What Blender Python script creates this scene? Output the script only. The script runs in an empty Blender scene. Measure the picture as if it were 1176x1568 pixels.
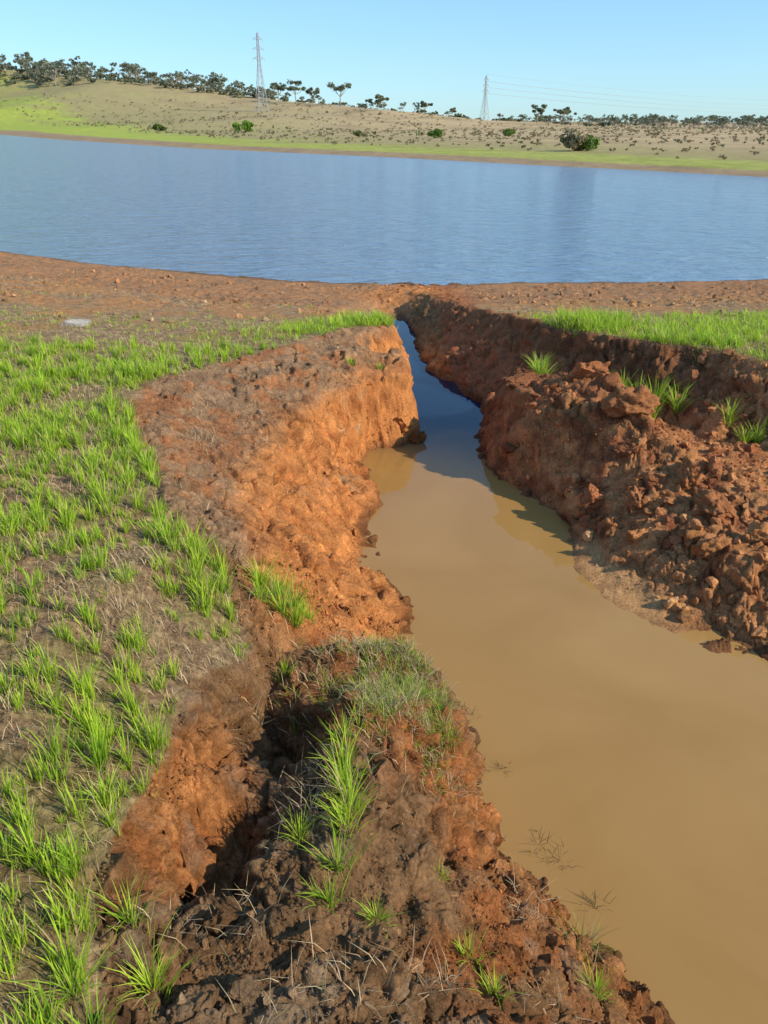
import bpy, math, numpy as np
from mathutils import Vector
from mathutils.geometry import delaunay_2d_cdt
rng=np.random.default_rng(7)
scene=bpy.context.scene
# ---------------------------------------------------------------- noise
def make_tab(seed):
    r=np.random.default_rng(seed)
    p=r.permutation(256); p=np.concatenate([p,p,p]).astype(np.int32)
    g=r.normal(size=(256,3)); g/=np.linalg.norm(g,axis=1)[:,None]
    return p,g.astype(np.float32)
TAB={}
def perlin(x,y,z,seed=0):
    if seed not in TAB: TAB[seed]=make_tab(seed)
    p,g=TAB[seed]
    xi=np.floor(x);yi=np.floor(y);zi=np.floor(z)
    xf=(x-xi).astype(np.float32);yf=(y-yi).astype(np.float32);zf=(z-zi).astype(np.float32)
    xi=xi.astype(np.int32)&255;yi=yi.astype(np.int32)&255;zi=zi.astype(np.int32)&255
    u=xf*xf*xf*(xf*(xf*6-15)+10);v=yf*yf*yf*(yf*(yf*6-15)+10);w=zf*zf*zf*(zf*(zf*6-15)+10)
    out=0
    for i in (0,1):
        a=p[xi+i]; wx=u if i else 1-u
        for j in (0,1):
            b=p[a+yi+j]; wy=v if j else 1-v
            for k in (0,1):
                h=p[b+zi+k]; wz=w if k else 1-w
                gg=g[h]
                out=out+(gg[...,0]*(xf-i)+gg[...,1]*(yf-j)+gg[...,2]*(zf-k))*wx*wy*wz
    return out*1.5
def fbm(x,y,z,sc,octs=3,seed=0,gain=.5):
    o=0;a=1.;t=0
    for i in range(octs):
        o=o+a*perlin(x*sc+7.3*i,y*sc-3.1*i,z*sc+1.7*i,seed+i);t+=a;a*=gain;sc*=2.03
    return o/t
def worley(x,y,z,seed=0):
    r=np.random.default_rng(seed); J=r.random((4096,3)).astype(np.float32);Cv=r.random(4096).astype(np.float32)
    xi=np.floor(x).astype(np.int64);yi=np.floor(y).astype(np.int64);zi=np.floor(z).astype(np.int64)
    f1=np.full(x.shape,9.,np.float32);f2=f1.copy();cv=f1.copy()
    for i in (-1,0,1):
        for j in (-1,0,1):
            for k in (-1,0,1):
                a=xi+i;b=yi+j;c=zi+k
                h=(a*73856093 ^ b*19349663 ^ c*83492791)&4095
                jj=J[h]
                d=(a+jj[:,0]-x)**2+(b+jj[:,1]-y)**2+(c+jj[:,2]-z)**2
                d=d.astype(np.float32)
                f2=np.minimum(f2,np.maximum(f1,d)); cv=np.where(d<f1,Cv[h],cv); f1=np.minimum(f1,d)
    return np.sqrt(f1),np.sqrt(f2),cv
def sstep(a,b,x):
    t=np.clip((x-a)/(b-a),0,1); return t*t*(3-2*t)
def inpoly(x,y,P):
    c=np.zeros(x.shape,bool);n=len(P)
    for i in range(n):
        x1,y1=P[i];x2,y2=P[(i+1)%n]
        if y1==y2: continue
        m=(y>=min(y1,y2))&(y<max(y1,y2))
        xs=(x2-x1)*(y-y1)/(y2-y1)+x1
        c^=m&(x<xs)
    return c
# ---------------------------------------------------------------- survey points of the site (metres)
WLL=[(.13,13.4),(.10,12.5),(.15,11.5),(.25,10.5),(.27,9.5),(.29,8.8),(.35,8.2),(.40,7.85),(.36,7.66),(.22,7.6),(.08,7.58),(-.16,7.44),(-.28,7.03),(-.17,6.67),(-.06,6.45),(-.06,6.11),(-.17,5.82),(-.15,5.45),(-.10,5.06),(.04,4.87),(.15,4.51),(.10,4.24),(.09,3.99),(.35,3.52),(.41,3.18),(.47,2.77),(.51,2.50),(.66,2.35),(.78,2.16),(.83,2.03),(.92,1.87),(1.0,1.7),(1.08,1.3),(1.15,.8),(1.2,-3.5)]
WLR=[(.34,13.56),(.52,11.8),(.53,10.88),(.73,10.07),(.93,9.5),(1.2,8.81),(1.14,8.14),(1.0,7.4),(1.01,6.98),(1.14,6.56),(1.36,6.28),(1.52,5.85),(1.52,5.5),(1.46,5.24),(1.46,4.95),(1.55,4.60),(1.72,4.36),(1.95,4.22),(2.2,4.18),(2.38,4.05),(2.42,3.96),(2.69,3.5),(2.95,2.8),(3.1,1.8),(3.2,.5),(3.2,-3.5)]
P1=[(.10,9.73,.75),(-.52,9.07,.85),(-1.02,8.05,.92),(-1.56,7.32,.95),(-1.94,6.61,1.0),(-2.15,6.07,1.0),(-1.78,5.31,1.0),(-1.45,4.60,1.0),(-1.34,4.11,1.0),(-1.07,3.72,.95),(-.87,3.55,.85),(-.73,3.32,.75),(-.65,3.09,.68),(-.80,2.60,.88),(-.82,2.19,.9),(-.84,1.92,.94),(-.86,1.67,1.0),(-.84,1.49,1.0),(-.78,1.30,1.0),(-.73,1.10,1.0),(-.6,.3,1.0),(-.5,-3,1.0)]
RRIM=[(.61,14.21,.3),(1.10,12.26,.5),(1.46,10.87,.68),(1.72,10.24,.75),(1.98,9.15,.85),(2.32,8.65,.9),(2.72,8.18,.93),(3.2,7.80,.97),(3.67,7.10,1.0),(4.15,6.45,1.0),(4.6,5.2,1.0),(4.7,3.5,1.0),(4.7,-3,1.0)]
NEAR=[(.14,9.45,.75),(.17,8.42,.75),(.22,8.05,.68),(.22,7.85,.62),(-.08,7.72,.64),(-.30,7.36,.70),(-.60,6.92,.75),(-.88,6.22,.72),(-.95,5.54,.70),(-.89,4.94,.65),(-.69,4.54,.55),(-.45,4.29,.45),(-.27,3.98,.35),(-.18,3.62,.35),(-1.44,6.02,.85),(-1.11,6.71,.85),(-.69,7.43,.82),(-.15,8.3,.78),
(-.23,3.19,.6),(.04,3.32,.5),(.24,3.17,.45),(.38,2.98,.34),(.36,2.71,.34),(.09,2.65,.65),(-.14,2.68,.7),
(-.52,3.19,.58),(-.60,2.97,.42),(-.46,2.80,.20),(-.34,2.62,.22),(-.50,2.55,.26),(-.67,2.48,.52),(-.26,2.62,.5),(-.28,2.85,.5),(-.45,2.2,.62),
(-.67,1.97,.70),(-.60,1.99,.46),(-.69,1.84,.40),(-.58,1.87,.34),(-.48,1.93,.46),
(-.18,2.35,.72),(-.11,2.02,.72),(-.19,1.71,.76),(-.28,1.55,.78),(-.36,1.85,.72),(-.42,1.75,.70),
(.14,2.24,.5),(.30,2.21,.35),(.14,1.82,.55),(.39,1.88,.4),(.64,1.86,.25),(.23,1.56,.6),(.02,1.52,.75),(.44,1.49,.5),(.69,1.57,.3),(-.07,1.30,.8),(-.35,1.36,.85),(-.55,1.45,.85),(.5,.9,.6),(0,.5,.9),(.5,-1,.8),
(1.66,9.58,.4),(1.36,7.72,.76),(1.20,7.34,.70),(1.28,7.02,.72),(1.48,6.76,.74),(1.72,6.48,.74),(1.98,6.2,.70),(1.69,7.45,.78),(1.92,7.07,.92),(2.08,6.8,.98),(2.20,6.2,.84),(2.43,5.92,.62),(2.71,5.75,.52),(3.08,5.67,.47),(1.72,5.84,.28),
(2.11,8.6,.5),(2.45,7.87,.42),(2.2,7.4,.5),(1.75,8.3,.42),(2.74,7.53,.36),(3.06,6.95,.36),(2.5,6.6,.42),(3.50,6.57,.36),(3.91,5.98,.4),
(1.90,5.45,.30),(2.15,5.12,.33),(2.38,4.82,.34),(2.59,4.54,.32),(1.93,4.79,.11),(2.17,4.41,.08),(2.49,4.21,.15),(1.70,5.27,.08),(1.62,5.0,.03),(1.74,4.72,.03),(1.9,4.45,.025),(1.62,5.55,.1),(3.0,4.3,.35),(3.4,5.0,.42),(3.6,3.6,.5),(3.8,2,.6),(3.9,0,.6),(3.9,-3,.6)]
BED=[(.73,7.97,-.3),(.45,7.2,-.3),(.37,6.31,-.3),(.67,5.24,-.3),(.94,4.35,-.3),(.97,3.39,-.3),(.99,2.69,-.3),(1.5,2.17,-.4),(1.96,2.9,-.3),(1.6,3.4,-.3),(1.9,1.4,-.4),(2,-3.5,-.4),(.38,12.01,-.2),(.36,11,-.2),(.45,10.2,-.2),(.62,9.36,-.25),(.7,8.7,-.25)]
SHORE=[(-1500,400),(-500,200),(-120,90),(-40,45),(-18,27),(-10.17,21.41),(-6.87,19.27),(-4.26,18.08),(-2.08,17.09),(-.39,16.71),(.71,16.56),(2.94,16.86),(5.74,16.94),(8.33,17.25),(12,17.6),(30,19),(60,20),(75,22)]
BEACH=[(-8.66,18.12,.25),(-5.84,12.0,.7),(-4.10,8.2,.95),(-3.14,6.09,1.05),(-3.84,16.24,.15),(-2.89,12.02,.5),(-2.22,9.11,.8),(-1.90,15.53,.15),(-1.40,11.33,.55),(-.61,15.36,.12),(-.7,12.26,.45),(2.69,15.39,.15),(2.16,12.26,.5),(5.08,14.93,.2),(3.75,10.87,.65),(6.6,13.57,.4),(4.84,9.8,.8),(4.5,8.2,.95),(3.2,9.0,.88),(-.21,14.34,.15),(.14,14.4,.2),(-.28,12.12,.4),(0,11,.6),(.04,10.3,.7),(.4,15.2,.2),
(-15,20,.5),(-12,12,1.0),(-8,6,1.1),(-30,20,1.0),(12,12,.8),(9,8,1.0),(20,12,1.0),(60,10,1),
(-2.05,3.67,1.1),(-1.34,2.09,1.13),(-1.0,1.0,1.13),(-4,2,1.2),(-1.31,3.02,1.1),(-.96,1.5,1.08),(-3,-3,1.15),(-10,-6,1.2),(7,4,1.1),(8,-4,1.1)]
FARS=[(75,24),(45,36),(25,54),(16.2,67),(0,90),(-26.8,122),(-70,190),(-137,306),(-260,480),(-500,750),(-1500,1600)]
FAR=[(0,22,-.4),(-10,40,-.6),(-60,120,-.6),(10,40,-.6),(40,25,-.5),(-200,260,-.6),(-600,450,-.6),(20,28,-.5),(-30,60,-.6),(-8,24,-.4),(8,20,-.4),
(27,57,.3),(18,70,.3),(2,93,.3),(-24,125,.35),(-67,193,.45),(-134,312,.6),(50,38,.3),(85,25,.4),
(-1500,2400,130),(-900,1300,95),(-402,900,56),(-250,830,41),(-105,750,24),(0,600,11.3),(70,560,5.6),(136,500,1.0),(223,450,.6),(400,400,.6),(300,200,.8),(110,60,.7),(150,10,1),
(-900,3000,20),(-300,1600,10),(0,1400,3),(100,1200,1.5),(400,1200,.8),(4500,4500,1),(-4500,4500,20),(-4500,-4500,1),(4500,-4500,1),(4500,0,1),(-4500,1000,1),(0,-4500,1)]
pts=[];edges=[]
def chain(L,z=None):
    s=len(pts)
    for p in L: pts.append((p[0],p[1],p[2] if z is None else z))
    for i in range(s,len(pts)-1): edges.append((i,i+1))
chain(WLL,0.);chain(WLR,0.);chain(P1);chain(RRIM);chain(SHORE,0.);chain(FARS,0.)
pts+=NEAR+BED+BEACH+FAR
vo,eo,fo,ov,_,_=delaunay_2d_cdt([Vector((p[0],p[1])) for p in pts],edges,[],0,1e-4)
tz=[]
for i,o in enumerate(ov):
    tz.append(pts[o[0]][2] if len(o) else None)
for i in range(len(tz)):
    if tz[i] is None:
        d=sorted(((vo[i][0]-p[0])**2+(vo[i][1]-p[1])**2,p[2]) for p in pts)[:2]
        tz[i]=(d[0][1]+d[1][1])/2
TV=np.array([(v[0],v[1]) for v in vo]);TZ=np.array(tz)
def tin(x,y):
    out=np.full(x.shape,1.0)
    for f in fo:
        a,b,c=[TV[i] for i in f[:3]]; za,zb,zc=[TZ[i] for i in f[:3]]
        x0,y0=np.minimum(np.minimum(a,b),c);x1,y1=np.maximum(np.maximum(a,b),c)
        idx=np.nonzero((x>=x0)&(x<=x1)&(y>=y0)&(y<=y1))[0]
        if idx.size==0: continue
        D=(b[1]-c[1])*(a[0]-c[0])+(c[0]-b[0])*(a[1]-c[1])
        if abs(D)<1e-12: continue
        px=x[idx];py=y[idx]
        w0=((b[1]-c[1])*(px-c[0])+(c[0]-b[0])*(py-c[1]))/D
        w1=((c[1]-a[1])*(px-c[0])+(a[0]-c[0])*(py-c[1]))/D
        w2=1-w0-w1
        m=(w0>=-1e-6)&(w1>=-1e-6)&(w2>=-1e-6)
        out[idx[m]]=w0[m]*za+w1[m]*zb+w2[m]*zc
    return out
# ---------------------------------------------------------------- ground sheet
OY=-.9
rad=[.25]
while rad[-1]<1.7: rad.append(rad[-1]*1.03)
while rad[-1]<26: rad.append(rad[-1]*1.003)
while rad[-1]<4000: rad.append(rad[-1]*1.015)
rad=np.array(rad)
angs=np.radians(np.concatenate([np.linspace(-180,-33,60)[:-1],np.linspace(-33,33,900),np.linspace(33,180,60)[1:]]))
R,A=np.meshgrid(rad,angs,indexing='ij')
nr,nc=R.shape
X=(R*np.sin(A)).ravel();Y=(R*np.cos(A)+OY).ravel()
near=(Y>-2)&(Y<26)&(np.abs(X)<22)
ni=np.nonzero(near)[0]
xw=X.copy();yw=Y.copy()
xn=X[ni];yn=Y[ni];zn0=np.zeros_like(xn)
amp=.10
xw[ni]+=amp*fbm(xn,yn,zn0,1.6,3,1)+.05*perlin(xn*5,yn*5,zn0,31)+.018*perlin(xn*17,yn*17,zn0,33)
yw[ni]+=amp*fbm(xn,yn,zn0+5,1.6,3,4)+.05*perlin(xn*5,yn*5,zn0+4,32)+.018*perlin(xn*17,yn*17,zn0,34)
Z=tin(xw,yw)
Zg=Z.reshape(nr,nc)
def blur(G,n=1):
    for _ in range(n):
        H=G.copy();H[1:-1]=(G[:-2]+2*G[1:-1]+G[2:])/4
        G=H.copy();G[:,1:-1]=(H[:,:-2]+2*H[:,1:-1]+H[:,2:])/4
    return G
Zg=blur(Zg,4);Z=Zg.ravel()
vegL=[(p[0],p[1]) for p in P1]+[(-12,-3),(-30,20),(-8,15.5),(-3,12.8),(-.3,12.2),(.0,10.6)]
vegR=[(1.3,12.0),(1.52,10.87),(1.78,10.24),(2.02,9.2),(2.35,8.7),(2.75,8.23),(3.22,7.85),(3.7,7.15),(4.2,6.45),(4.7,5.2),(4.8,-3),(20,-3),(20,13.),(5,13.5)]
VL=np.zeros(X.shape);VR=np.zeros(X.shape)
VL[ni]=inpoly(xw[ni],yw[ni],vegL);VR[ni]=inpoly(xw[ni],yw[ni],vegR)
VL=blur(VL.reshape(nr,nc),6).ravel();VR=blur(VR.reshape(nr,nc),6).ravel()
V=np.clip(VL+VR,0,1)
def normals(x,y,z):
    Pg=np.stack([x,y,z],1).reshape(nr,nc,3)
    du=np.gradient(Pg,axis=0);dv=np.gradient(Pg,axis=1)
    N=np.cross(dv,du).reshape(-1,3);N/=np.linalg.norm(N,axis=1)[:,None]+1e-12
    N[N[:,2]<0]*=-1
    return N
N=normals(X,Y,blur(Zg,5).ravel())
slope=1-N[:,2]
Vn=V[ni];zn=Z[ni];sl=slope[ni]
bank=1-Vn
beach=sstep(10.5,12.5,yn)*(1-np.exp(-((xn-.5)/1.0)**4))
sand=sstep(.10,.05,zn)*np.exp(-(((xn-1.72)/.38)**4+((yn-4.8)/.75)**4))
rough=np.clip(bank*(1-.7*beach),0,1)*sstep(-.12,.03,zn)
rough=rough*(.7+.3*sstep(.02,.25,sl))*(1-.88*sand)
cl=fbm(xn,yn,zn,1.5,3,60)
nearm=np.exp(-((xn+.0)/1.3)**4)*(1-sstep(3.0,3.8,yn))
midm=sstep(3.4,4.2,yn)*(1-sstep(9,11,yn))
slump=np.exp(-(((xn-2.6)/.9)**4+((yn-4.9)/1.0)**4))
blockm=np.exp(-(((xn-1.6)/.55)**4+((yn-6.9)/.8)**4))
clod=np.clip(sstep(-.15,.35,cl+.25*nearm+.25*slump-.35*blockm),0,1)
wx_=.5*perlin(xn*6,yn*6,zn*6,70);wy_=.5*perlin(xn*6,yn*6,zn*6+9,72);wz_=.5*perlin(xn*6+5,yn*6,zn*6,73)
f1,f2,fc_=worley(xn*3.6+wx_,yn*3.6+wy_,zn*3.6+wz_,3)
g1,g2,gc=worley(xn*10+wx_*1.8,yn*10+wy_*1.8,zn*10+wz_*1.8,5)
h1,h2,hc=worley(xn*29+wx_*4,yn*29+wy_*4,zn*29+wz_*3,8)
far_f=np.exp(-(yn/9.0)**2)
d=.06*fbm(xn,yn,zn,2.2,2,10)+.045*nearm*fbm(xn,yn,zn,6,2,13)
d+=(.095*(fc_-.5)*sstep(0,.14,f2-f1)+.020*sstep(0,.10,f2-f1))*(.55+.3*clod+.35*midm)
d+=(.042*(gc-.5)*sstep(0,.18,g2-g1)+.012*sstep(0,.14,g2-g1))*(.12+.88*clod)*(1+.4*nearm)
d+=(.018*(hc-.5)*sstep(0,.22,h2-h1)+.004*sstep(0,.2,h2-h1))*(.15+.85*clod)*(1+.3*nearm)
d+=.020*fbm(xn,yn,zn,14,4,20,.62)
d+=.009*fbm(xn,yn,zn,90,2,25)*far_f
d+=-.07*np.clip(.14-np.abs(perlin(xn*2.6+wx_*.5,yn*2.6,zn*1.0,44)),0,1)*7*sstep(.12,.4,sl)*.6
D=d*rough
D+=(1-rough)*sstep(-.05,.1,zn)*(1-.7*sand)*(.016*fbm(xn,yn,zn,5,3,50)+.016*perlin(xn*22,yn*22,zn*22,51)*far_f+.008*perlin(xn*70,yn*70,zn*70,52)*far_f)
D+=beach*sstep(0,.1,zn)*(.035*fbm(xn,yn,zn,6,3,55)+.045*(gc-.4)*sstep(0,.3,g2-g1)*sstep(-.2,.3,fbm(xn,yn,zn,.8,2,57)))
X[ni]+=N[ni,0]*D;Y[ni]+=N[ni,1]*D;Z[ni]+=N[ni,2]*D
fi=np.nonzero(~near)[0]
fx=X[fi];fy=Y[fi]
Z[fi]+=np.where(Z[fi]>.2,1,0)*(.25*fbm(fx,fy,0*fx,.06,3,80)*sstep(.2,1.5,Z[fi])+1.5*fbm(fx,fy,0*fx,.006,2,84)*sstep(2,12,Z[fi]))
# ---------------------------------------------------------------- ground albedo
def C(*c): return np.array(c)
col=np.zeros((X.size,3))
orange=C(.68,.27,.085);orange2=C(.48,.165,.05);top=C(.32,.175,.08);topdark=C(.175,.092,.043);straw=C(.50,.34,.17)
redb=C(.42,.15,.062);beachc=C(.46,.235,.11);wet=C(.11,.052,.026)
def mix(a,b,t):
    t=np.asarray(t)[:,None]; return a*(1-t)+b*t
n_a=fbm(xn,yn,zn,1.3,3,90);n_b=fbm(xn,yn,zn,5,3,93);n_c=fbm(xn,yn,zn,25,2,96)
leftface=sstep(.80,.62,zn+.10*n_b+.06*n_a)*(1-sstep(.7,1.0,xn))*sstep(3.0,3.8,yn)*(1-sstep(10.5,12.5,yn))
leftface=np.maximum(leftface,sstep(.25,.5,sl)*(xn<.7)*(yn>3.4)*.8)
c=mix(np.tile(top,(xn.size,1)),topdark,sstep(.0,.5,n_b+.4*n_a))
c=mix(c,orange2,sstep(.0,.35,n_a+.5*n_b)*.75)
slopeL=(yn>3.8)*(xn<.5)
c=mix(c,C(.42,.255,.14),slopeL*.75)
c=mix(c,orange2,slopeL*sstep(.0,.3,n_b+n_a)*.5)
oc=mix(np.tile(orange,(xn.size,1)),orange2,sstep(-.1,.5,n_b+n_c*.3))
c=mix(c,oc,np.clip(leftface,0,1)*sstep(-.6,-.1,n_b+n_a+.25))
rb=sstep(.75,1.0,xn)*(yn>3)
c=mix(c,mix(np.tile(redb,(xn.size,1)),C(.68,.30,.115),sstep(-.3,.25,n_b+.5*n_a)*sstep(7.6,6.2,yn-.3*(xn-1.5))),rb*.9)  # sunlit look of the slump put into its brighter orange
c=mix(c,np.tile(topdark,(xn.size,1)),rb*sstep(.35,.75,zn)*sstep(6.8,7.8,yn)*.5)  # shade of the far right-bank wall deepened in its albedo
c=mix(c,C(.66,.36,.15),sand)
c=mix(c,oc,(1-sstep(3.0,3.6,yn))*sstep(.5,.2,zn)*.6*sstep(-.4,.3,n_a))
pitw=np.exp(-(((xn+.72)/.14)**2+((yn-2.1)/.35)**2))
c=mix(c,oc,np.clip(pitw*1.3,0,.85))
c=mix(c,C(.42,.29,.17),(1-sstep(3.0,3.6,yn))*sstep(.1,.5,n_b-.5*n_a)*.6)
hw=np.exp(-(((xn-.35)/.8)**2+((yn-14.7)/1.0)**2))
bc=mix(mix(np.tile(beachc,(xn.size,1)),C(.31,.195,.11),sstep(-.2,.4,n_a)),C(.56,.235,.085),sstep(.0,.45,n_b+.6*n_a)*.7)
c=mix(c,bc,beach)
c=mix(c,orange,np.clip(hw*1.2,0,1)*.8)
vc=mix(np.tile(C(.33,.205,.11),(xn.size,1)),straw,sstep(-.2,.45,n_c+.6*n_b))
vc=mix(vc,C(.28,.29,.07),sstep(-.15,.45,n_a+.3*n_b)*.5)
orangepatch=sstep(.0,.35,n_a+.5*n_b+.25*sstep(10,12,yn))*sstep(7.5,10.0,yn)
vc=mix(vc,C(.50,.245,.105),orangepatch*.85)
c=mix(c,vc,np.clip(Vn,0,1)*(1-.8*sstep(.2,.45,sl)))
c=mix(c,wet,sstep(.06,.0,zn+.03*n_b)*.7*(yn<15)*(1-.85*sand))
c=mix(c,C(.17,.10,.06),sstep(.05,.0,zn)*.8*(yn>=15))
c*=(1+.3*n_c[:,None])
c*=(1+.30*(gc-.5)*rough)[:,None]
c*=(.65+.35*sstep(.0,.16,g2-g1))[:,None]**(rough*(.2+.8*clod))[:,None]  # crevice occlusion between clods painted into the colour
c*=(.7+.3*sstep(.0,.08,f2-f1))[:,None]**rough[:,None]  # likewise painted occlusion in cracks between the larger blocks
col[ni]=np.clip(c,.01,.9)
P=np.array(FARS)
def dist_line(x,y):
    best=np.full(x.shape,1e9)
    for i in range(len(P)-1):
        a=P[i];b=P[i+1];ab=b-a
        t=np.clip(((x-a[0])*ab[0]+(y-a[1])*ab[1])/(ab@ab),0,1)
        best=np.minimum(best,np.hypot(x-a[0]-t*ab[0],y-a[1]-t*ab[1]))
    return best
ds=dist_line(fx,fy);rr=np.hypot(fx,fy)
m1=fbm(fx,fy,0*fx,.03,3,100);m2=fbm(fx,fy,0*fx,.2,3,104);m3=fbm(fx,fy,0*fx,.9,2,107)*np.exp(-rr/300)
tan=C(.54,.39,.21);tan2=C(.36,.27,.14)
fc=mix(np.tile(tan,(fx.size,1)),tan2,sstep(-.25,.4,m1+.5*m2+.4*m3))
q=ds/rr
fc=mix(fc,C(.33,.29,.11),sstep(.50,.12,q+.25*m1)*.85)
fc=mix(fc,C(.38,.43,.07),sstep(.20,.11,q+.1*m1)*sstep(.03,.05,q)*(.6+.35*sstep(20,-70,fx)))
fc=mix(fc,C(.36,.25,.14),sstep(.045,.03,q))
fc*=(1+.4*m3+.3*m2)[:,None]
col[fi]=np.clip(fc,.01,.9)
def mesh_np(name,verts,faces,cols=None,mat=None,smooth=False):
    me=bpy.data.meshes.new(name)
    verts=np.ascontiguousarray(verts,np.float32);faces=np.ascontiguousarray(faces,np.int32)
    k=faces.shape[1];nf=faces.shape[0]
    me.vertices.add(len(verts));me.vertices.foreach_set('co',verts.ravel())
    me.loops.add(nf*k);me.loops.foreach_set('vertex_index',faces.ravel())
    me.polygons.add(nf);me.polygons.foreach_set('loop_start',np.arange(0,nf*k,k,dtype=np.int32))
    me.polygons.foreach_set('loop_total',np.full(nf,k,np.int32))
    me.polygons.foreach_set('use_smooth',np.full(nf,smooth))
    if cols is not None:
        a=me.color_attributes.new('Col','FLOAT_COLOR','POINT')
        cc=np.ones((len(verts),4),np.float32);cc[:,:3]=cols
        a.data.foreach_set('color',cc.ravel())
    me.update(calc_edges=True)
    if mat: me.materials.append(mat)
    o=bpy.data.objects.new(name,me);bpy.context.collection.objects.link(o)
    return o
# ---------------------------------------------------------------- materials
def newmat(name):
    m=bpy.data.materials.new(name);m.use_nodes=True
    nt=m.node_tree;b=nt.nodes['Principled BSDF'];return m,nt,b
def N_(nt,t,**k):
    n=nt.nodes.new(t)
    for a,v in k.items(): setattr(n,a,v)
    return n
def ground_mat():
    m,nt,b=newmat('soil_and_litter')
    at=N_(nt,'ShaderNodeAttribute',attribute_name='Col')
    tc=N_(nt,'ShaderNodeNewGeometry')
    n1=N_(nt,'ShaderNodeTexNoise');n1.inputs['Scale'].default_value=60;n1.inputs['Detail'].default_value=8;n1.inputs['Roughness'].default_value=.75
    n2=N_(nt,'ShaderNodeTexNoise');n2.inputs['Scale'].default_value=9;n2.inputs['Detail'].default_value=6
    nt.links.new(tc.outputs['Position'],n1.inputs['Vector']);nt.links.new(tc.outputs['Position'],n2.inputs['Vector'])
    r=N_(nt,'ShaderNodeMapRange');r.inputs['From Min'].default_value=.3;r.inputs['From Max'].default_value=.7;r.inputs['To Min'].default_value=.5;r.inputs['To Max'].default_value=1.5
    nt.links.new(n1.outputs['Fac'],r.inputs['Value'])
    r2=N_(nt,'ShaderNodeMapRange');r2.inputs['From Min'].default_value=.3;r2.inputs['From Max'].default_value=.7;r2.inputs['To Min'].default_value=.8;r2.inputs['To Max'].default_value=1.2
    nt.links.new(n2.outputs['Fac'],r2.inputs['Value'])
    mm=N_(nt,'ShaderNodeMath',operation='MULTIPLY');nt.links.new(r.outputs[0],mm.inputs[0]);nt.links.new(r2.outputs[0],mm.inputs[1])
    vm=N_(nt,'ShaderNodeVectorMath',operation='SCALE');nt.links.new(at.outputs['Color'],vm.inputs[0]);nt.links.new(mm.outputs[0],vm.inputs['Scale'])
    nt.links.new(vm.outputs[0],b.inputs['Base Color'])
    b.inputs['Roughness'].default_value=.95;b.inputs['Specular IOR Level'].default_value=.08
    bp=N_(nt,'ShaderNodeBump');bp.inputs['Strength'].default_value=1;bp.inputs['Distance'].default_value=.03
    nt.links.new(n1.outputs['Fac'],bp.inputs['Height']);nt.links.new(bp.outputs[0],b.inputs['Normal'])
    return m
def leaf_mat(name,trans=.35,rough=.6):
    m,nt,b=newmat(name)
    at=N_(nt,'ShaderNodeAttribute',attribute_name='Col')
    nt.links.new(at.outputs['Color'],b.inputs['Base Color']);b.inputs['Roughness'].default_value=rough
    b.inputs['Specular IOR Level'].default_value=.2
    if trans>0:
        t=N_(nt,'ShaderNodeBsdfTranslucent');mx=N_(nt,'ShaderNodeMixShader');mx.inputs[0].default_value=trans
        nt.links.new(at.outputs['Color'],t.inputs[0]);nt.links.new(b.outputs[0],mx.inputs[1]);nt.links.new(t.outputs[0],mx.inputs[2])
        nt.links.new(mx.outputs[0],nt.nodes['Material Output'].inputs['Surface'])
    return m
def lake_mat():
    m,nt,b=newmat('lake_water')
    b.inputs['Base Color'].default_value=(.19,.30,.42,1);b.inputs['Roughness'].default_value=.12;b.inputs['IOR'].default_value=1.33
    g=N_(nt,'ShaderNodeNewGeometry')
    def nz(rot,sc,det,ro):
        mp=N_(nt,'ShaderNodeMapping');mp.inputs['Rotation'].default_value=(0,0,math.radians(rot));mp.inputs['Scale'].default_value=sc
        nt.links.new(g.outputs['Position'],mp.inputs['Vector'])
        a=N_(nt,'ShaderNodeTexNoise');a.inputs['Scale'].default_value=1.0;a.inputs['Detail'].default_value=det;a.inputs['Roughness'].default_value=ro;a.inputs['Distortion'].default_value=.5
        nt.links.new(mp.outputs[0],a.inputs['Vector']);return a
    a=nz(-14,(1.6,4.8,1),4,.6);c=nz(-9,(.45,1.7,1),3,.5)
    bp=N_(nt,'ShaderNodeBump');bp.inputs['Strength'].default_value=1;bp.inputs['Distance'].default_value=.18
    nt.links.new(a.outputs['Fac'],bp.inputs['Height'])
    b2=N_(nt,'ShaderNodeBump');b2.inputs['Strength'].default_value=1;b2.inputs['Distance'].default_value=.30
    nt.links.new(c.outputs['Fac'],b2.inputs['Height']);nt.links.new(bp.outputs[0],b2.inputs['Normal'])
    nt.links.new(b2.outputs[0],b.inputs['Normal'])
    return m
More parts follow.
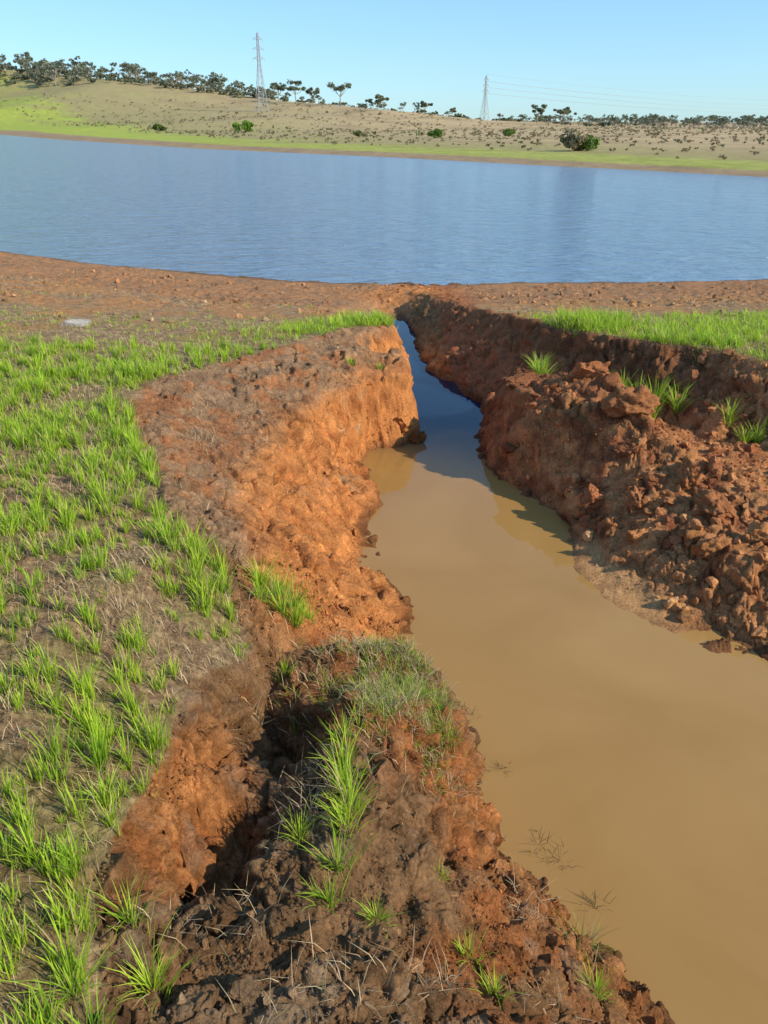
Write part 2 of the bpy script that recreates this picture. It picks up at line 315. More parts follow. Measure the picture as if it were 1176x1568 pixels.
def mud_mat():
    m,nt,b=newmat('muddy_water')
    b.inputs['Roughness'].default_value=.025;b.inputs['IOR'].default_value=1.33
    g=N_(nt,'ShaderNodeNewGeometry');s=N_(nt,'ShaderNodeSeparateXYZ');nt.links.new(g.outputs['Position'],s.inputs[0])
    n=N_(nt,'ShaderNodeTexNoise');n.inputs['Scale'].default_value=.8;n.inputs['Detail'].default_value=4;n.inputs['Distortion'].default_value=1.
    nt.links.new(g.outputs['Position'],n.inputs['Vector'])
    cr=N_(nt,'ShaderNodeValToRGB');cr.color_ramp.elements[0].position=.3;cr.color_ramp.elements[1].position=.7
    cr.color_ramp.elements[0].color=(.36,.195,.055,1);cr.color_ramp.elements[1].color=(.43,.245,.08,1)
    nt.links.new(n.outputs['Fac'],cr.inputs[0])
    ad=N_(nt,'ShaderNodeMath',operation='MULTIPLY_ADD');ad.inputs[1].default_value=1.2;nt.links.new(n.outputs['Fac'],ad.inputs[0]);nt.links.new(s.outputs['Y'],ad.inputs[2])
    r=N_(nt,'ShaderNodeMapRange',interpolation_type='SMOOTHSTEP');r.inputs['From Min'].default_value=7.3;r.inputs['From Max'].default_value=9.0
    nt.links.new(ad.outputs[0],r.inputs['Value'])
    mx=N_(nt,'ShaderNodeMix',data_type='RGBA');nt.links.new(r.outputs[0],mx.inputs['Factor']);nt.links.new(cr.outputs[0],mx.inputs['A']);mx.inputs['B'].default_value=(.008,.022,.05,1)  # bank's shade on the far channel painted as dark blue base colour
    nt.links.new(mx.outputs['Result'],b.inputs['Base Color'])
    r3=N_(nt,'ShaderNodeMapRange');r3.inputs['To Min'].default_value=.5;r3.inputs['To Max'].default_value=.35
    nt.links.new(r.outputs[0],r3.inputs['Value']);nt.links.new(r3.outputs[0],b.inputs['Specular IOR Level'])
    a=N_(nt,'ShaderNodeTexNoise');a.inputs['Scale'].default_value=3.0;a.inputs['Detail'].default_value=2
    nt.links.new(g.outputs['Position'],a.inputs['Vector'])
    bp=N_(nt,'ShaderNodeBump');bp.inputs['Strength'].default_value=1;bp.inputs['Distance'].default_value=.0015
    nt.links.new(a.outputs['Fac'],bp.inputs['Height']);nt.links.new(bp.outputs[0],b.inputs['Normal'])
    return m
i0=np.arange(nr-1)[:,None]*nc+np.arange(nc-1)[None,:]
F=np.stack([i0,i0+1,i0+1+nc,i0+nc],-1).reshape(-1,4)
F=F[:,::-1]
Pall=np.stack([X,Y,Z],1)
ground=mesh_np('ground',Pall,F,col,ground_mat(),True)
def ground_z(x,y):
    x=np.atleast_1d(x).astype(float);y=np.atleast_1d(y).astype(float)
    r=np.hypot(x,y-OY);a=np.arctan2(x,y-OY)
    ri=np.clip(np.searchsorted(rad,r)-1,0,nr-2);ai=np.clip(np.searchsorted(angs,a)-1,0,nc-2)
    fr=np.clip((r-rad[ri])/(rad[ri+1]-rad[ri]),0,1);fa=np.clip((a-angs[ai])/(angs[ai+1]-angs[ai]),0,1)
    G=Z.reshape(nr,nc)
    return (G[ri,ai]*(1-fr)+G[ri+1,ai]*fr)*(1-fa)+(G[ri,ai+1]*(1-fr)+G[ri+1,ai+1]*fr)*fa
def lookup(field,x,y):
    r=np.hypot(x,y-OY);a=np.arctan2(x,y-OY)
    ri=np.clip(np.searchsorted(rad,r),0,nr-1);ai=np.clip(np.searchsorted(angs,a),0,nc-1)
    return field.reshape(nr,nc)[ri,ai]
# ---------------------------------------------------------------- water
def poly(name,P,z,mat):
    me=bpy.data.meshes.new(name);me.from_pydata([(a,b,z) for a,b in P],[],[tuple(range(len(P)))]);me.update()
    me.materials.append(mat);o=bpy.data.objects.new(name,me);bpy.context.collection.objects.link(o);return o
poly('lake',[(p[0],p[1]-1.0) for p in SHORE]+[(p[0]+1.2,p[1]+1.5) for p in FARS],0.,lake_mat())
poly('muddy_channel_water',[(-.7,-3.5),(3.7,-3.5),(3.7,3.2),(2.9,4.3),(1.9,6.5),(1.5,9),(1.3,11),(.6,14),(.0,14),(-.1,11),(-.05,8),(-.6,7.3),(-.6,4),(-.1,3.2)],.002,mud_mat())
# ---------------------------------------------------------------- grass
def blades(base,h,az,lean,w,col,seg=3):
    n=len(h)
    ts=np.array([0,.35,.7,1.0]) if seg==3 else np.array([0,.5,1.0])
    ws=np.array([.8,1,.7,.08]) if seg==3 else np.array([1,.9,.1])
    L=len(ts)
    dx=np.cos(az);dy=np.sin(az)
    V_=np.zeros((n,L,2,3),np.float32)
    tw=az+np.pi/2+rng.normal(0,.5,n)
    sx=np.cos(tw);sy=np.sin(tw)
    for k,(t,wk) in enumerate(zip(ts,ws)):
        out=lean*t**1.7*h; up=h*t*np.sqrt(np.clip(1-(lean*t**.8*.75)**2,.02,1))
        cx=base[:,0]+dx*out;cy=base[:,1]+dy*out;cz=base[:,2]+up
        for s,sg in ((0,-1),(1,1)):
            V_[:,k,s,0]=cx+sg*sx*w*wk/2;V_[:,k,s,1]=cy+sg*sy*w*wk/2;V_[:,k,s,2]=cz
    idx=np.arange(n)[:,None]*(2*L)
    Fs=[]
    for k in range(L-1):
        Fs.append(np.concatenate([idx+2*k,idx+2*k+1,idx+2*k+3,idx+2*k+2],1))
    Fc=np.stack(Fs,1).reshape(-1,4)
    cc=np.repeat(col[:,None,:],2*L,1).reshape(n,L,2,3).copy()
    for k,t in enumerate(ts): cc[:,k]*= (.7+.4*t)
    return V_.reshape(-1,3),Fc,np.clip(cc.reshape(-1,3),0,.95)
def tufts(x,y,hh,nb,spread,colA,colB,w0=.0035,leanr=(.1,.8),zoff=-.01,dry=.12,zfix=None):
    n=len(x)
    nb=np.maximum(3,nb.astype(int));id_=np.repeat(np.arange(n),nb);M=id_.size
    a=rng.random(M)*2*np.pi;r=np.abs(rng.normal(0,1,M))*spread[id_]
    bx=x[id_]+r*np.cos(a);by=y[id_]+r*np.sin(a)
    bz=ground_z(bx,by)+zoff if zfix is None else np.full(M,zfix)
    az=a+rng.normal(0,.7,M)
    h=hh[id_]*rng.uniform(.4,1.1,M)
    lean=rng.uniform(leanr[0],leanr[1],M)
    w=w0*rng.uniform(.6,1.4,M)*(.6+ .4*hh[id_]/.15)*(1+.12*by)
    t=rng.random((M,1));tt=np.clip(.5*t+.5*rng.random(n)[id_][:,None],0,1)
    c=colA*(1-tt)+colB*tt
    dr=rng.random(M)<dry
    c[dr]=np.array([.58,.44,.22])*rng.uniform(.7,1.2,(dr.sum(),1))
    return blades(np.stack([bx,by,bz],1),h,az,lean,w,c)
gA=C(.25,.44,.03);gB=C(.64,.80,.07)
parts=[]
def scatter(n,xr,yr,maskf):
    x=rng.uniform(*xr,n);y=rng.uniform(*yr,n);p=maskf(x,y);k=rng.random(n)<p
    return x[k],y[k]
def dens_left(x,y):
    v=lookup(VL,x,y);nn=fbm(x,y,0*x,.9,2,120)+.6*fbm(x,y,0*x,3.,2,123)
    d=v**4*sstep(-.45,.35,nn+.14+.25*sstep(-1.2,-2.2,x)*(y<5))
    d*=1-.8*sstep(6.8,8.5,y)*sstep(-.6,-1.6,x)
    d*=1-.9*sstep(9.6,11.,y)
    return np.clip(d,0,1)
x,y=scatter(9800,(-6.5,-.3),(.7,8.),dens_left)
k=(np.abs(x)<.62*(y+1.6));x=x[k];y=y[k]
big=rng.random(len(x))**2.2
parts.append(tufts(x,y,(.05+.12*big)*rng.uniform(.8,1.25,len(x)),9+32*big+rng.uniform(0,8,len(x)),.006+.018*big,gA,gB,leanr=(.05,.6)))
x,y=scatter(15000,(-9,.2),(4.5,12.5),dens_left)
k=np.abs(x)<.55*(y+1.6);x=x[k];y=y[k]
parts.append(tufts(x,y,rng.uniform(.03,.08,len(x)),rng.uniform(5,12,len(x)),rng.uniform(.015,.06,len(x)),gA*1.1,gB,w0=.004))
def dens_right(x,y):
    v=lookup(VR,x,y);nn=fbm(x,y,0*x,1.1,2,130)+.6*fbm(x,y,0*x,3.,2,133)
    return np.clip(v**1.5*sstep(-.25,.3,nn+.17)*(1-sstep(9.2,10.8,y))*(.25+.75*sstep(2.4,3.0,x)+.75*np.exp(-((x-2.3)/.35)**2)),0,1)
x,y=scatter(17000,(1.2,8),(6,12),dens_right)
parts.append(tufts(x,y,rng.uniform(.03,.13,len(x)),rng.uniform(6,16,len(x)),rng.uniform(.02,.06,len(x)),gA*1.1,gB*1.05,w0=.004,dry=.18))
def fringe(px,py,s,n,h,nb,sp):
    x=rng.normal(px,s[0],n);y=rng.normal(py,s[1],n);k=lookup(V,x,y)>.4;x=x[k];y=y[k];n=len(x)
    parts.append(tufts(x,y,rng.uniform(h*.5,h*1.2,n),rng.uniform(nb*.6,nb*1.3,n),np.full(n,sp),gA,gB))
fringe(-.15,9.75,(.25,.2),130,.17,18,.03)
fringe(-.85,9.1,(.4,.35),120,.11,16,.03)
fringe(2.35,9.2,(.25,.2),120,.22,20,.03)
fringe(3.3,8.1,(.5,.25),110,.15,18,.03)
fringe(-2.5,6.7,(.2,.2),60,.13,20,.03)
fringe(-.95,3.62,(.10,.14),30,.18,24,.02)
for (a,b,h_) in [(-.62,3.62,.2),(-.55,3.5,.22),(-.7,3.75,.2),(-.50,3.62,.2),(-.66,3.5,.2),(-.58,3.72,.18),(-.48,3.5,.18),(-.42,3.6,.16),(-.12,2.1,.2),(-.16,2.28,.2),(-.14,1.95,.18),(-.16,1.8,.15),(-.17,2.45,.18),(-.18,1.68,.12),(-.15,2.18,.16),(-.13,2.02,.16),(-.30,1.95,.12),(.28,1.62,.10),(.35,1.5,.1),(.76,1.7,.14),(-.62,1.28,.16),(-.72,1.45,.15),(-.92,1.85,.14),(-.78,1.2,.16),(-.7,1.1,.14),(1.62,7.9,.3),(1.58,7.7,.25),(1.7,8.0,.3),(2.62,7.65,.35),(2.75,7.5,.4),(2.5,7.8,.3),(2.9,7.3,.35),(2.65,7.3,.3),(3.3,6.6,.25),(3.4,6.6,.25),(3.25,6.9,.25),(-.35,7.9,.10),(-.05,8.0,.08),(-.5,3.1,.1),(.2,1.95,.08),(-.02,1.62,.1)]:
    parts.append(tufts(np.array([a]),np.array([b]),np.array([h_]),np.array([60.]),np.array([.022]),gA,gB,w0=.003,leanr=(.1,.9)))
for (a,b,h_,n_) in [(.80,1.98,.16,60.),(.74,1.95,.12,50.),(.50,2.5,.10,30.)]:
    parts.append(tufts(np.array([a]),np.array([b]),np.array([h_]),np.array([n_]),np.array([.02]),gA*.7,gB*.7,w0=.002,leanr=(.2,1.2),dry=.5))
for (a,b,h_) in [(.50,3.42,.07),(.44,3.30,.05),(.80,2.44,.06),(.72,2.52,.06),(.90,2.20,.06),(.62,3.0,.04)]:
    parts.append(tufts(np.array([a]),np.array([b]),np.array([h_]),np.array([20.]),np.array([.035]),C(.10,.07,.03),C(.2,.14,.05),w0=.0025,leanr=(.8,1.3),dry=.1,zfix=.0))
x=rng.normal(.12,.20,700);y=rng.normal(2.98,.26,700)
zz=ground_z(x,y);k=(zz>.15)&(y>2.45)&(fbm(x,y,0*x,5.,2,170)>-.25);x=x[k];y=y[k]
parts.append(tufts(x,y,rng.uniform(.05,.12,len(x)),rng.uniform(8,18,len(x)),rng.uniform(.01,.03,len(x)),gA*.85,gB*.8,w0=.0026,leanr=(.3,1.1),dry=.40))
def join(parts):
    vs=[];fs=[];cs=[];o=0
    for v,f,c in parts: vs.append(v);fs.append(f+o);cs.append(c);o+=len(v)
    return np.concatenate(vs),np.concatenate(fs),np.concatenate(cs)
gm=leaf_mat('green_grass_blade',.4,.5)
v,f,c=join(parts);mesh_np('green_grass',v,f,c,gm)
def litter(n,xr,yr,maskf,l=(.02,.08)):
    x,y=scatter(n,xr,yr,maskf);k=np.abs(x)<.55*(y+2);x=x[k];y=y[k];n=len(x)
    z=ground_z(x,y)+rng.uniform(-.004,.006,n)
    cc=np.array([.66,.49,.28])*rng.uniform(.4,1.25,(n,1))+rng.normal(0,.015,(n,3))
    return blades(np.stack([x,y,z],1),rng.uniform(*l,n),rng.random(n)*6.28,rng.uniform(.6,1.25,n),.0022*rng.uniform(.6,1.4,n)*(1+.15*y),np.clip(cc,.05,.8),seg=2)
lp=[litter(80000,(-5,.0),(.7,7.5),lambda x,y:lookup(VL,x,y)**2*sstep(-.3,.4,fbm(x,y,0*x,2.,2,140)+.05)),
    litter(16000,(-7,7),(5,10),lambda x,y:lookup(V,x,y)**2*.6),
    litter(18000,(-.5,.6),(2.3,3.7),lambda x,y:np.exp(-(((x-.14)/.32)**2+((y-3.0)/.42)**2))*(ground_z(x,y)>.12)*sstep(-.3,.3,fbm(x,y,0*x,6.,2,171)),l=(.03,.10)),
    litter(16000,(-.8,.9),(1.,3.4),lambda x,y:.4*(ground_z(x,y)>.15)*sstep(0,.4,fbm(x,y,0*x,2.5,2,143)),l=(.03,.12)),
    litter(9000,(-1.6,-.5),(3.2,7.),lambda x,y:.5*(1-lookup(V,x,y))*sstep(.1,.4,fbm(x,y,0*x,2.5,2,145)),l=(.03,.10))]
v,f,c=join(lp);mesh_np('dry_grass_litter',v,f,c,leaf_mat('dry_straw',.2,.7))
# ---------------------------------------------------------------- soil clods (angular crumbs)
import bmesh
def ico(s):
    bm=bmesh.new();bmesh.ops.create_icosphere(bm,subdivisions=s,radius=1);bm.verts.ensure_lookup_table()
    a=np.array([v.co[:] for v in bm.verts]);b=np.array([[v.index for v in f.verts] for f in bm.faces]);bm.free();return a,b
ICO2=ico(2);ICO1=ico(1);ICO5=ico(5)
def clod_shapes(x,y,s,zo=.15,flat=1.,ic=ICO2):
    SV,SF=ic
    n=len(x);z=ground_z(x,y)+s*zo
    P_=np.repeat(SV[None],n,0)
    if len(SV)>20:
        for q in range(7):
            u=rng.normal(size=(n,1,3));u/=np.linalg.norm(u,axis=2)[...,None]
            lim=rng.uniform(.35,.8,(n,1))
            dp=(P_*u).sum(2);ex=np.clip(dp-lim,0,None)
            P_=P_-u*ex[...,None]
        off=rng.random((n,3))*200
        qn=SV[None]+off[:,None,:]
        qx,qy,qz=qn[...,0].ravel(),qn[...,1].ravel(),qn[...,2].ravel()
        k=perlin(qx*1.8,qy*1.8,qz*1.8,150).reshape(n,-1)
        P_=P_*(1+.3*k[...,None])
        if len(SV)>1000:
            k=(.30*fbm(qx,qy,qz,3.5,2,152)+.13*fbm(qx,qy,qz,9,3,154,.6)).reshape(n,-1)
            P_=P_*(1+k[...,None])
    else: P_=P_*rng.uniform(.6,1.2,(n,len(SV),1))
    sc=rng.uniform(.6,1.4,(n,1,3))*s[:,None,None]*np.array([1,1,flat])
    P_=P_*sc+np.stack([x,y,z],1)[:,None,:]
    F_=(SF[None]+(np.arange(n)*len(SV))[:,None,None]).reshape(-1,3)
    return P_.reshape(-1,3),F_
ALL=np.arange(X.size)
def clods(n,xr,yr,maskf,sz,ic=ICO2,pw=2.5):
    x,y=scatter(n,xr,yr,maskf);n=len(x)
    s=sz[0]*(sz[1]/sz[0])**(rng.random(n)**pw)
    P_,F_=clod_shapes(x,y,s,ic=ic)
    c0=col[lookup(ALL,x,y)]*rng.uniform(.8,1.45,(n,1))
    return P_,F_,np.repeat(c0,len(ic[0]),0)
bk=lambda x,y:(1-lookup(V,x,y))*(ground_z(x,y)>.03)
sp=lambda x,y:1-.9*np.exp(-(((x-1.72)/.3)**4+((y-4.75)/.6)**4))
cp=[clods(8000,(-1.1,1.1),(.9,4.2),lambda x,y:bk(x,y)*sstep(-.1,.4,fbm(x,y,0*x,2.,2,160)+.1),(.003,.032)),
    clods(7500,(1.0,4.2),(3.8,7.8),lambda x,y:bk(x,y)*sp(x,y)*sstep(-.2,.4,fbm(x,y,0*x,1.6,2,161)+.3*(y<5.8)),(.005,.06)),
    clods(3000,(-1.9,.6),(3.5,9.5),lambda x,y:bk(x,y)*.6*sstep(-.1,.4,fbm(x,y,0*x,2.,2,163)),(.004,.04)),
    clods(4500,(-8,8),(10,16.8),lambda x,y:(ground_z(x,y)>.06)*sstep(-.1,.4,fbm(x,y,0*x,1.,2,166)),(.008,.06)),
    clods(60000,(-1.1,1.1),(.9,4.2),lambda x,y:bk(x,y)*sstep(-.5,.3,fbm(x,y,0*x,4.,2,167)),(.0015,.007),ICO1,1.),
    clods(30000,(-1.9,.6),(3.5,9.5),lambda x,y:bk(x,y)*sstep(-.3,.4,fbm(x,y,0*x,3.,2,168)),(.002,.009),ICO1,1.),
    clods(40000,(1.,4.2),(3.8,9.),lambda x,y:bk(x,y)*sp(x,y)*sstep(-.4,.4,fbm(x,y,0*x,3.,2,169)),(.003,.013),ICO1,1.),
    clods(16000,(-4,-.5),(1,6),lambda x,y:lookup(VL,x,y)*sstep(-.1,.4,fbm(x,y,0*x,2.,2,172)),(.002,.008),ICO1,1.)]
v,f,c=join(cp);mesh_np('soil_clods',v,f,np.clip(c,0,.9),ground.data.materials[0],False)
# slumped soil blocks
BL=np.array([(2.12,6.35,.17),(2.38,5.62,.12),(2.0,5.5,.10),(2.5,5.2,.15),(1.72,5.72,.11),(2.3,4.75,.11),(2.85,5.2,.16),(1.93,6.95,.19),(1.33,7.35,.14),(2.05,6.0,.10),(2.6,4.75,.12),(1.9,5.1,.07),(2.2,5.35,.07),(2.75,4.5,.09),(.34,7.68,.13),(.18,7.66,.09),(1.2,6.7,.08),
 (-.25,1.5,.05),(-.42,2.32,.06),(.1,2.5,.06),(.2,2.0,.05),(-.5,1.58,.055),(.45,1.7,.045),(0,1.72,.05),(.3,2.35,.05),(-.1,2.85,.05),(.42,2.55,.045),(-.6,2.25,.05),(.1,1.4,.06),(-.4,1.3,.06),(.35,1.35,.05),(.66,1.72,.04),(-.62,1.75,.045),(-.3,2.42,.05)])
v,f=clod_shapes(BL[:,0],BL[:,1],BL[:,2],.1,.8,ICO5)
cb=np.repeat(col[lookup(ALL,BL[:,0],BL[:,1])],len(ICO5[0]),0)
mesh_np('slumped_soil_blocks',v,f,np.clip(cb*1.05,0,.9),ground.data.materials[0],True)
v,f=clod_shapes(np.array([-3.72]),np.array([9.5]),np.array([.2]),.1,.4)
mesh_np('pale_rock',v,f,np.tile(C(.60,.52,.42),(len(v),1)),ground.data.materials[0],False)
# ---------------------------------------------------------------- trees
leafm=leaf_mat('eucalypt_foliage',.15,.7)
def tube(p0,p1,r0,r1,n=6):
    p0=np.array(p0,float);p1=np.array(p1,float);d=p1-p0;d/=np.linalg.norm(d)+1e-9
    a=np.cross(d,[0.3,1,.2]);a/=np.linalg.norm(a);b=np.cross(d,a)
    t=np.arange(n)*2*np.pi/n
    ring=np.cos(t)[:,None]*a+np.sin(t)[:,None]*b
    v=np.concatenate([p0+ring*r0,p1+ring*r1]);i=np.arange(n);j=(i+1)%n
    return v,np.stack([i,j,j+n,i+n],1)
def crown_quads(centers,rads,n,size,dark,light,R):
    k=R.integers(0,len(centers),n)
    u=R.normal(size=(n,3));u/=np.linalg.norm(u,axis=1)[:,None]
    rr_=R.random(n)**.45
    pos=centers[k]+u*rads[k][:,None]*rr_[:,None]*np.array([1,1,.62])
    a=R.normal(size=(n,3));a/=np.linalg.norm(a,axis=1)[:,None];b=np.cross(a,R.normal(size=(n,3)));b/=np.linalg.norm(b,axis=1)[:,None]
    s=size*R.uniform(.5,1.3,n)[:,None]
    v=np.stack([pos-a*s-b*s*.5,pos+a*s-b*s*.5,pos+a*s+b*s*.5,pos-a*s+b*s*.5],1).reshape(-1,3)
    f=np.arange(n*4).reshape(n,4)
    tone=R.random(len(centers))[k]*.6+R.random(n)*.4
    c=dark*(1-tone[:,None])+light*tone[:,None]
    return v,f,np.repeat(c,4,0)
def tree_parts(x,y,h,R,w=1.0,nleaf=2500,leaf=.28,dark=C(.075,.095,.05),light=C(.28,.29,.16),trunkc=C(.42,.36,.29),low=.35):
    z=float(ground_z(x,y)[0])-.2;out=[]
    r0=h*.026
    base=np.array([x,y,z]);fork=base+np.array([R.normal(0,.04)*h,0,h*low])
    v,f=tube(base,fork,r0,r0*.75);out.append((v,f,np.tile(trunkc,(len(v),1))))
    cs=[];rs=[]
    nb=R.integers(6,10)
    for i in range(nb):
        a=R.random()*6.28;rad_=w*h*R.uniform(.12,.42);hh=h*(R.uniform(.62,.93)-.25*(rad_/(w*h*.42))**2*.5)
        e=base+np.array([math.cos(a)*rad_,math.sin(a)*rad_,hh])
        mid=(fork+e)/2+np.array([0,0,-.04*h])
        for p,q,ra,rb in ((fork,mid,r0*.55,r0*.35),(mid,e,r0*.35,r0*.12)):
            v,f=tube(p,q,ra,rb,5);out.append((v,f,np.tile(trunkc,(len(v),1))))
        cs.append(e);rs.append(h*R.uniform(.10,.19))
        for j in range(2):
            cs.append(e+R.normal(0,.08*h,3)*np.array([1,1,.5]));rs.append(h*R.uniform(.06,.12))
    out.append(crown_quads(np.array(cs),np.array(rs),nleaf,leaf,dark,light,R))
    return out
def bush_parts(x,y,h,wid,R,n=900,leaf=.12,dark=C(.04,.07,.02),light=C(.13,.18,.05),k=10):
    z=float(ground_z(x,y)[0])
    cs=[];rs=[];out=[]
    for i in range(k):
        a=R.random()*6.28;r=wid*.5*R.random()**.6*.8
        cs.append([x+math.cos(a)*r,y+math.sin(a)*r,z+h*R.uniform(.3,.75)*(1-.5*(r/(wid*.5))**2)]);rs.append(min(wid,h)*R.uniform(.2,.36))
        if n>200:
            v,f=tube((x,y,z-.05),cs[-1],.02*h,.008*h,4);out.append((v,f,np.tile(C(.15,.11,.08),(len(v),1))))
    out.append(crown_quads(np.array(cs),np.array(rs),n,leaf,dark,light,R));return out
seed=500
for (tx,ty,th,tw) in [(-68,680,18,1.0),(-33,660,18,1.25),(-55,675,12,1.1),(0,640,11,1.4),(-9,640,7,1.3),(29,620,9,.9),(99,560,12,1.0),(112,552,12,1.35),(118,556,9,1.2),(47,600,6,.9),(-84,700,14,1.1)]:
    seed+=1;R=np.random.default_rng(seed)
    v,f,c=join(tree_parts(tx,ty,th,R,tw,2600,.36));mesh_np('eucalyptus_tree',v,f,c,leafm)
R=np.random.default_rng(900);tp=[]
def crest_tree(x,y,h,nl=380,low=.22):
    k=R.random()
    dk=C(.09,.11,.07)*(1+.5*k);lt=C(.28,.29,.19)*(1+.25*k)
    tp.extend(tree_parts(x,y,h,R,R.uniform(.9,1.4),nl,.045*h**.9+.12,dark=dk,light=lt,low=low))
for i in range(150):
    t=R.random()**.9;x=-440+t*335;y=905-t*150+R.uniform(-30,110)
    g=perlin(np.array([x*.03]),np.array([.5]),np.array([.5]),7)[0]
    crest_tree(x,y,R.uniform(6,19)*(1.05-.45*t)*(1+.7*g))
for i in range(170):
    t=R.random();x=-440+t*340;y=900-t*150+R.uniform(-30,60)
    tp.extend(bush_parts(x,y,R.uniform(3,7),R.uniform(8,14),R,130,.8,C(.10,.115,.07),C(.26,.27,.16)))
for i in range(36):
    t=R.random();x=-110+t*115;y=745-t*130+R.uniform(-10,60)
    crest_tree(x,y,3+6*R.random()**2.5,300)
for i in range(50):
    t=R.random()**1.3;x=-115+t*260;y=745-t*235+R.uniform(-10,60)
    tp.extend(bush_parts(x,y,R.uniform(1.5,4),R.uniform(4,9),R,120,.5,C(.09,.11,.06),C(.24,.26,.14)))
for i in range(22):
    t=R.random();x=0+t*150;y=610-t*90+R.uniform(0,60)
    crest_tree(x,y,3+5*R.random()**3,220)
for i in range(100):
    t=R.random();x=140+t*160;y=520+R.uniform(0,120)
    crest_tree(x,y,3.+6*R.random()**1.8,240,.12)
for i in range(160):
    t=R.random();x=150+t*500;y=1000+R.uniform(0,200)
    crest_tree(x,y,R.uniform(7,15),240,.12)
v,f,c=join(tp);mesh_np('distant_treeline',v,f,c,leafm)
R=np.random.default_rng(910);tp=[]
cnt=0
while cnt<2000:
    yy=58+(R.random()**1.1)*640;xx=yy*R.uniform(-.5,.5)
    if yy<120 and R.random()<.6: continue
    z=float(ground_z(xx,yy)[0])
    if z<.3 or dist_line(np.array([xx]),np.array([yy]))[0]<3+.12*yy: continue
    cnt+=1
    s=R.uniform(.22,.65)*(.5+yy/330)*(1+.9*(R.random()<.1))
    k=R.random()
    if k<.68: dk,lt=C(.26,.20,.12),C(.46,.37,.22)
    elif k<.9: dk,lt=C(.15,.14,.07),C(.32,.28,.15)
    else: dk,lt=C(.10,.13,.05),C(.28,.32,.11)
    tp.extend(bush_parts(xx,yy,s,s*1.8,R,44,.14*s+.04,dk,lt,6))
v,f,c=join(tp);mesh_np('hillside_scrub',v,f,c,leafm)
for (bx,by,bh,bw,dk,lt) in [(-45,278,4.6,7,C(.08,.17,.02),C(.26,.42,.06)),(-83,320,4,5,C(.07,.12,.02),C(.2,.28,.07)),(21.0,94,2.5,3.6,C(.18,.15,.08),C(.42,.34,.20)),(22.6,94.5,1.7,2.2,C(.10,.16,.03),C(.28,.38,.09)),(10.5,180,2.3,4,C(.08,.15,.02),C(.22,.34,.07)),(-5.5,190,1.8,3.,C(.08,.12,.03),C(.24,.28,.09)),(29,200,2.0,3,C(.08,.14,.02),C(.24,.35,.07))]:
    seed+=1;R=np.random.default_rng(seed)
    v,f,c=join(bush_parts(bx,by,bh,bw,R,2200,.11*bh**.6,dk,lt));mesh_np('shrub',v,f,c,leafm)
# ---------------------------------------------------------------- transmission towers
sm,nt,b=newmat('galvanised_steel');b.inputs['Base Color'].default_value=(.36,.37,.38,1);b.inputs['Metallic'].default_value=.2;b.inputs['Roughness'].default_value=.6
def tower(x,y,H,rot):
    z0=float(ground_z(x,y)[0])-.5
    P_=[];cr,sr=math.cos(rot),math.sin(rot)
    def pt(a,b,c): return (x+a*cr-b*sr,y+a*sr+b*cr,z0+c)
    def bar(p,q,r): 
        v,f=tube(pt(*p),pt(*q),r,r,4);P_.append((v,f,np.ones((len(v),3))))
    def hw(h):
        t=h/H
        return 3.6*(1-t/.6)+.95*(t/.6) if t<.6 else .95+(.45-.95)*((t-.6)/.4)
    hs=[0,.14,.27,.38,.47,.54,.6,.66,.72,.78,.84,.90,.96,1.0]
    hs=[h*H for h in hs]
    for i in range(len(hs)-1):
        a,b_=hs[i],hs[i+1];wa,wb=hw(a),hw(b_)
        ca=[(-wa,-wa),(wa,-wa),(wa,wa),(-wa,wa)];cb=[(-wb,-wb),(wb,-wb),(wb,wb),(-wb,wb)]
        for k in range(4):
            j=(k+1)%4
            bar((*ca[k],a),(*cb[k],b_),.16)
            bar((*ca[k],a),(*cb[j],b_),.08);bar((*ca[j],a),(*cb[k],b_),.08)
            bar((*cb[k],b_),(*cb[j],b_),.08)
    tips=[]
    for fr,L in ((.68,4.2),(.80,3.8),(.92,3.3)):
        h=fr*H;w_=hw(h)
        for s in (-1,1):
            for yy in (-w_,w_):
                bar((s*w_,yy,h),(s*L,0,h+.3),.11);bar((s*w_,yy,h+1.6),(s*L,0,h+.3),.09)
            bar((s*(w_+L)/2,w_*.5,h+.1),(s*(w_+L)/2,0,h+.9),.07)
            bar((s*L,0,h+.3),(s*L,0,h-1.3),.12)
            tips.append(pt(s*L,0,h-1.3))
    bar((0,0,H),(0,0,H+1.6),.1);tips.append(pt(0,0,H+1.4))
    v,f,c=join(P_);mesh_np('transmission_tower',v,f,None,sm);return tips
t1=tower(-84,600,47,.5);t2=tower(92.5,800,39,.75);t3=tower(900,1500,40,.75)
cm,nt,b=newmat('conductor_wire');b.inputs['Base Color'].default_value=(.35,.37,.4,1);b.inputs['Roughness'].default_value=.5
P_=[]
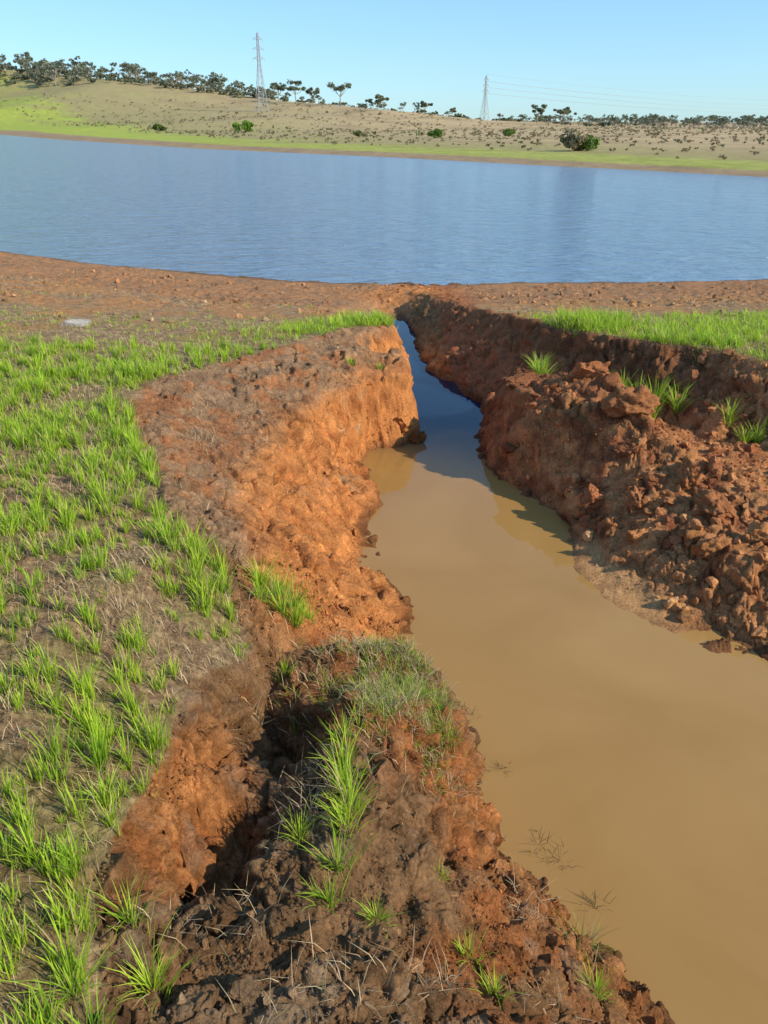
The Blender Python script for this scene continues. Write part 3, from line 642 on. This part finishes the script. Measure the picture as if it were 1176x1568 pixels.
for a,b_ in zip(t2,t3):
    a=np.array(a);b_=np.array(b_);n=28
    pp=[a+(b_-a)*t-np.array([0,0,4*11*t*(1-t)]) for t in np.linspace(0,1,n)]
    for i in range(n-1):
        v,f=tube(pp[i],pp[i+1],.08,.08,4);P_.append((v,f,np.ones((len(v),3))))
v,f,c=join(P_);mesh_np('power_lines',v,f,None,cm)
# ---------------------------------------------------------------- light, sky, camera
SE=math.radians(30);SR=math.radians(112)
w=bpy.data.worlds.new('World');scene.world=w;w.use_nodes=True
nt=w.node_tree;sky=nt.nodes.new('ShaderNodeTexSky');sky.sky_type='NISHITA';sky.sun_disc=False;sky.sun_elevation=SE;sky.sun_rotation=SR
sky.air_density=1.0;sky.dust_density=.2;sky.ozone_density=2.0
ga=nt.nodes.new('ShaderNodeGamma');ga.inputs['Gamma'].default_value=.65
nt.links.new(sky.outputs[0],ga.inputs['Color'])
mx=nt.nodes.new('ShaderNodeMix');mx.data_type='RGBA';mx.blend_type='MULTIPLY';mx.inputs['Factor'].default_value=1
nt.links.new(ga.outputs[0],mx.inputs['A']);mx.inputs['B'].default_value=(1.3,1.95,2.55,1)
nt.links.new(mx.outputs['Result'],nt.nodes['Background'].inputs[0]);nt.nodes['Background'].inputs[1].default_value=.135
sd=bpy.data.lights.new('sun','SUN');sd.energy=5;sd.angle=math.radians(.53);sd.color=(1,.90,.74)
so=bpy.data.objects.new('sun',sd);bpy.context.collection.objects.link(so)
dirv=Vector((math.cos(SE)*math.sin(SR),math.cos(SE)*math.cos(SR),math.sin(SE)))
so.rotation_euler=dirv.to_track_quat('Z','Y').to_euler();so.location=dirv*50
cam=bpy.data.cameras.new('camera');co=bpy.data.objects.new('camera',cam);bpy.context.collection.objects.link(co)
cam.sensor_fit='VERTICAL';cam.sensor_height=32;cam.lens=32*1184/1568;cam.clip_start=.05;cam.clip_end=9000
co.location=(0,0,3.0);co.rotation_euler=(math.radians(90-26.6),0,0)
scene.camera=co
scene.view_settings.view_transform='Standard';scene.view_settings.look='None';scene.view_settings.exposure=0
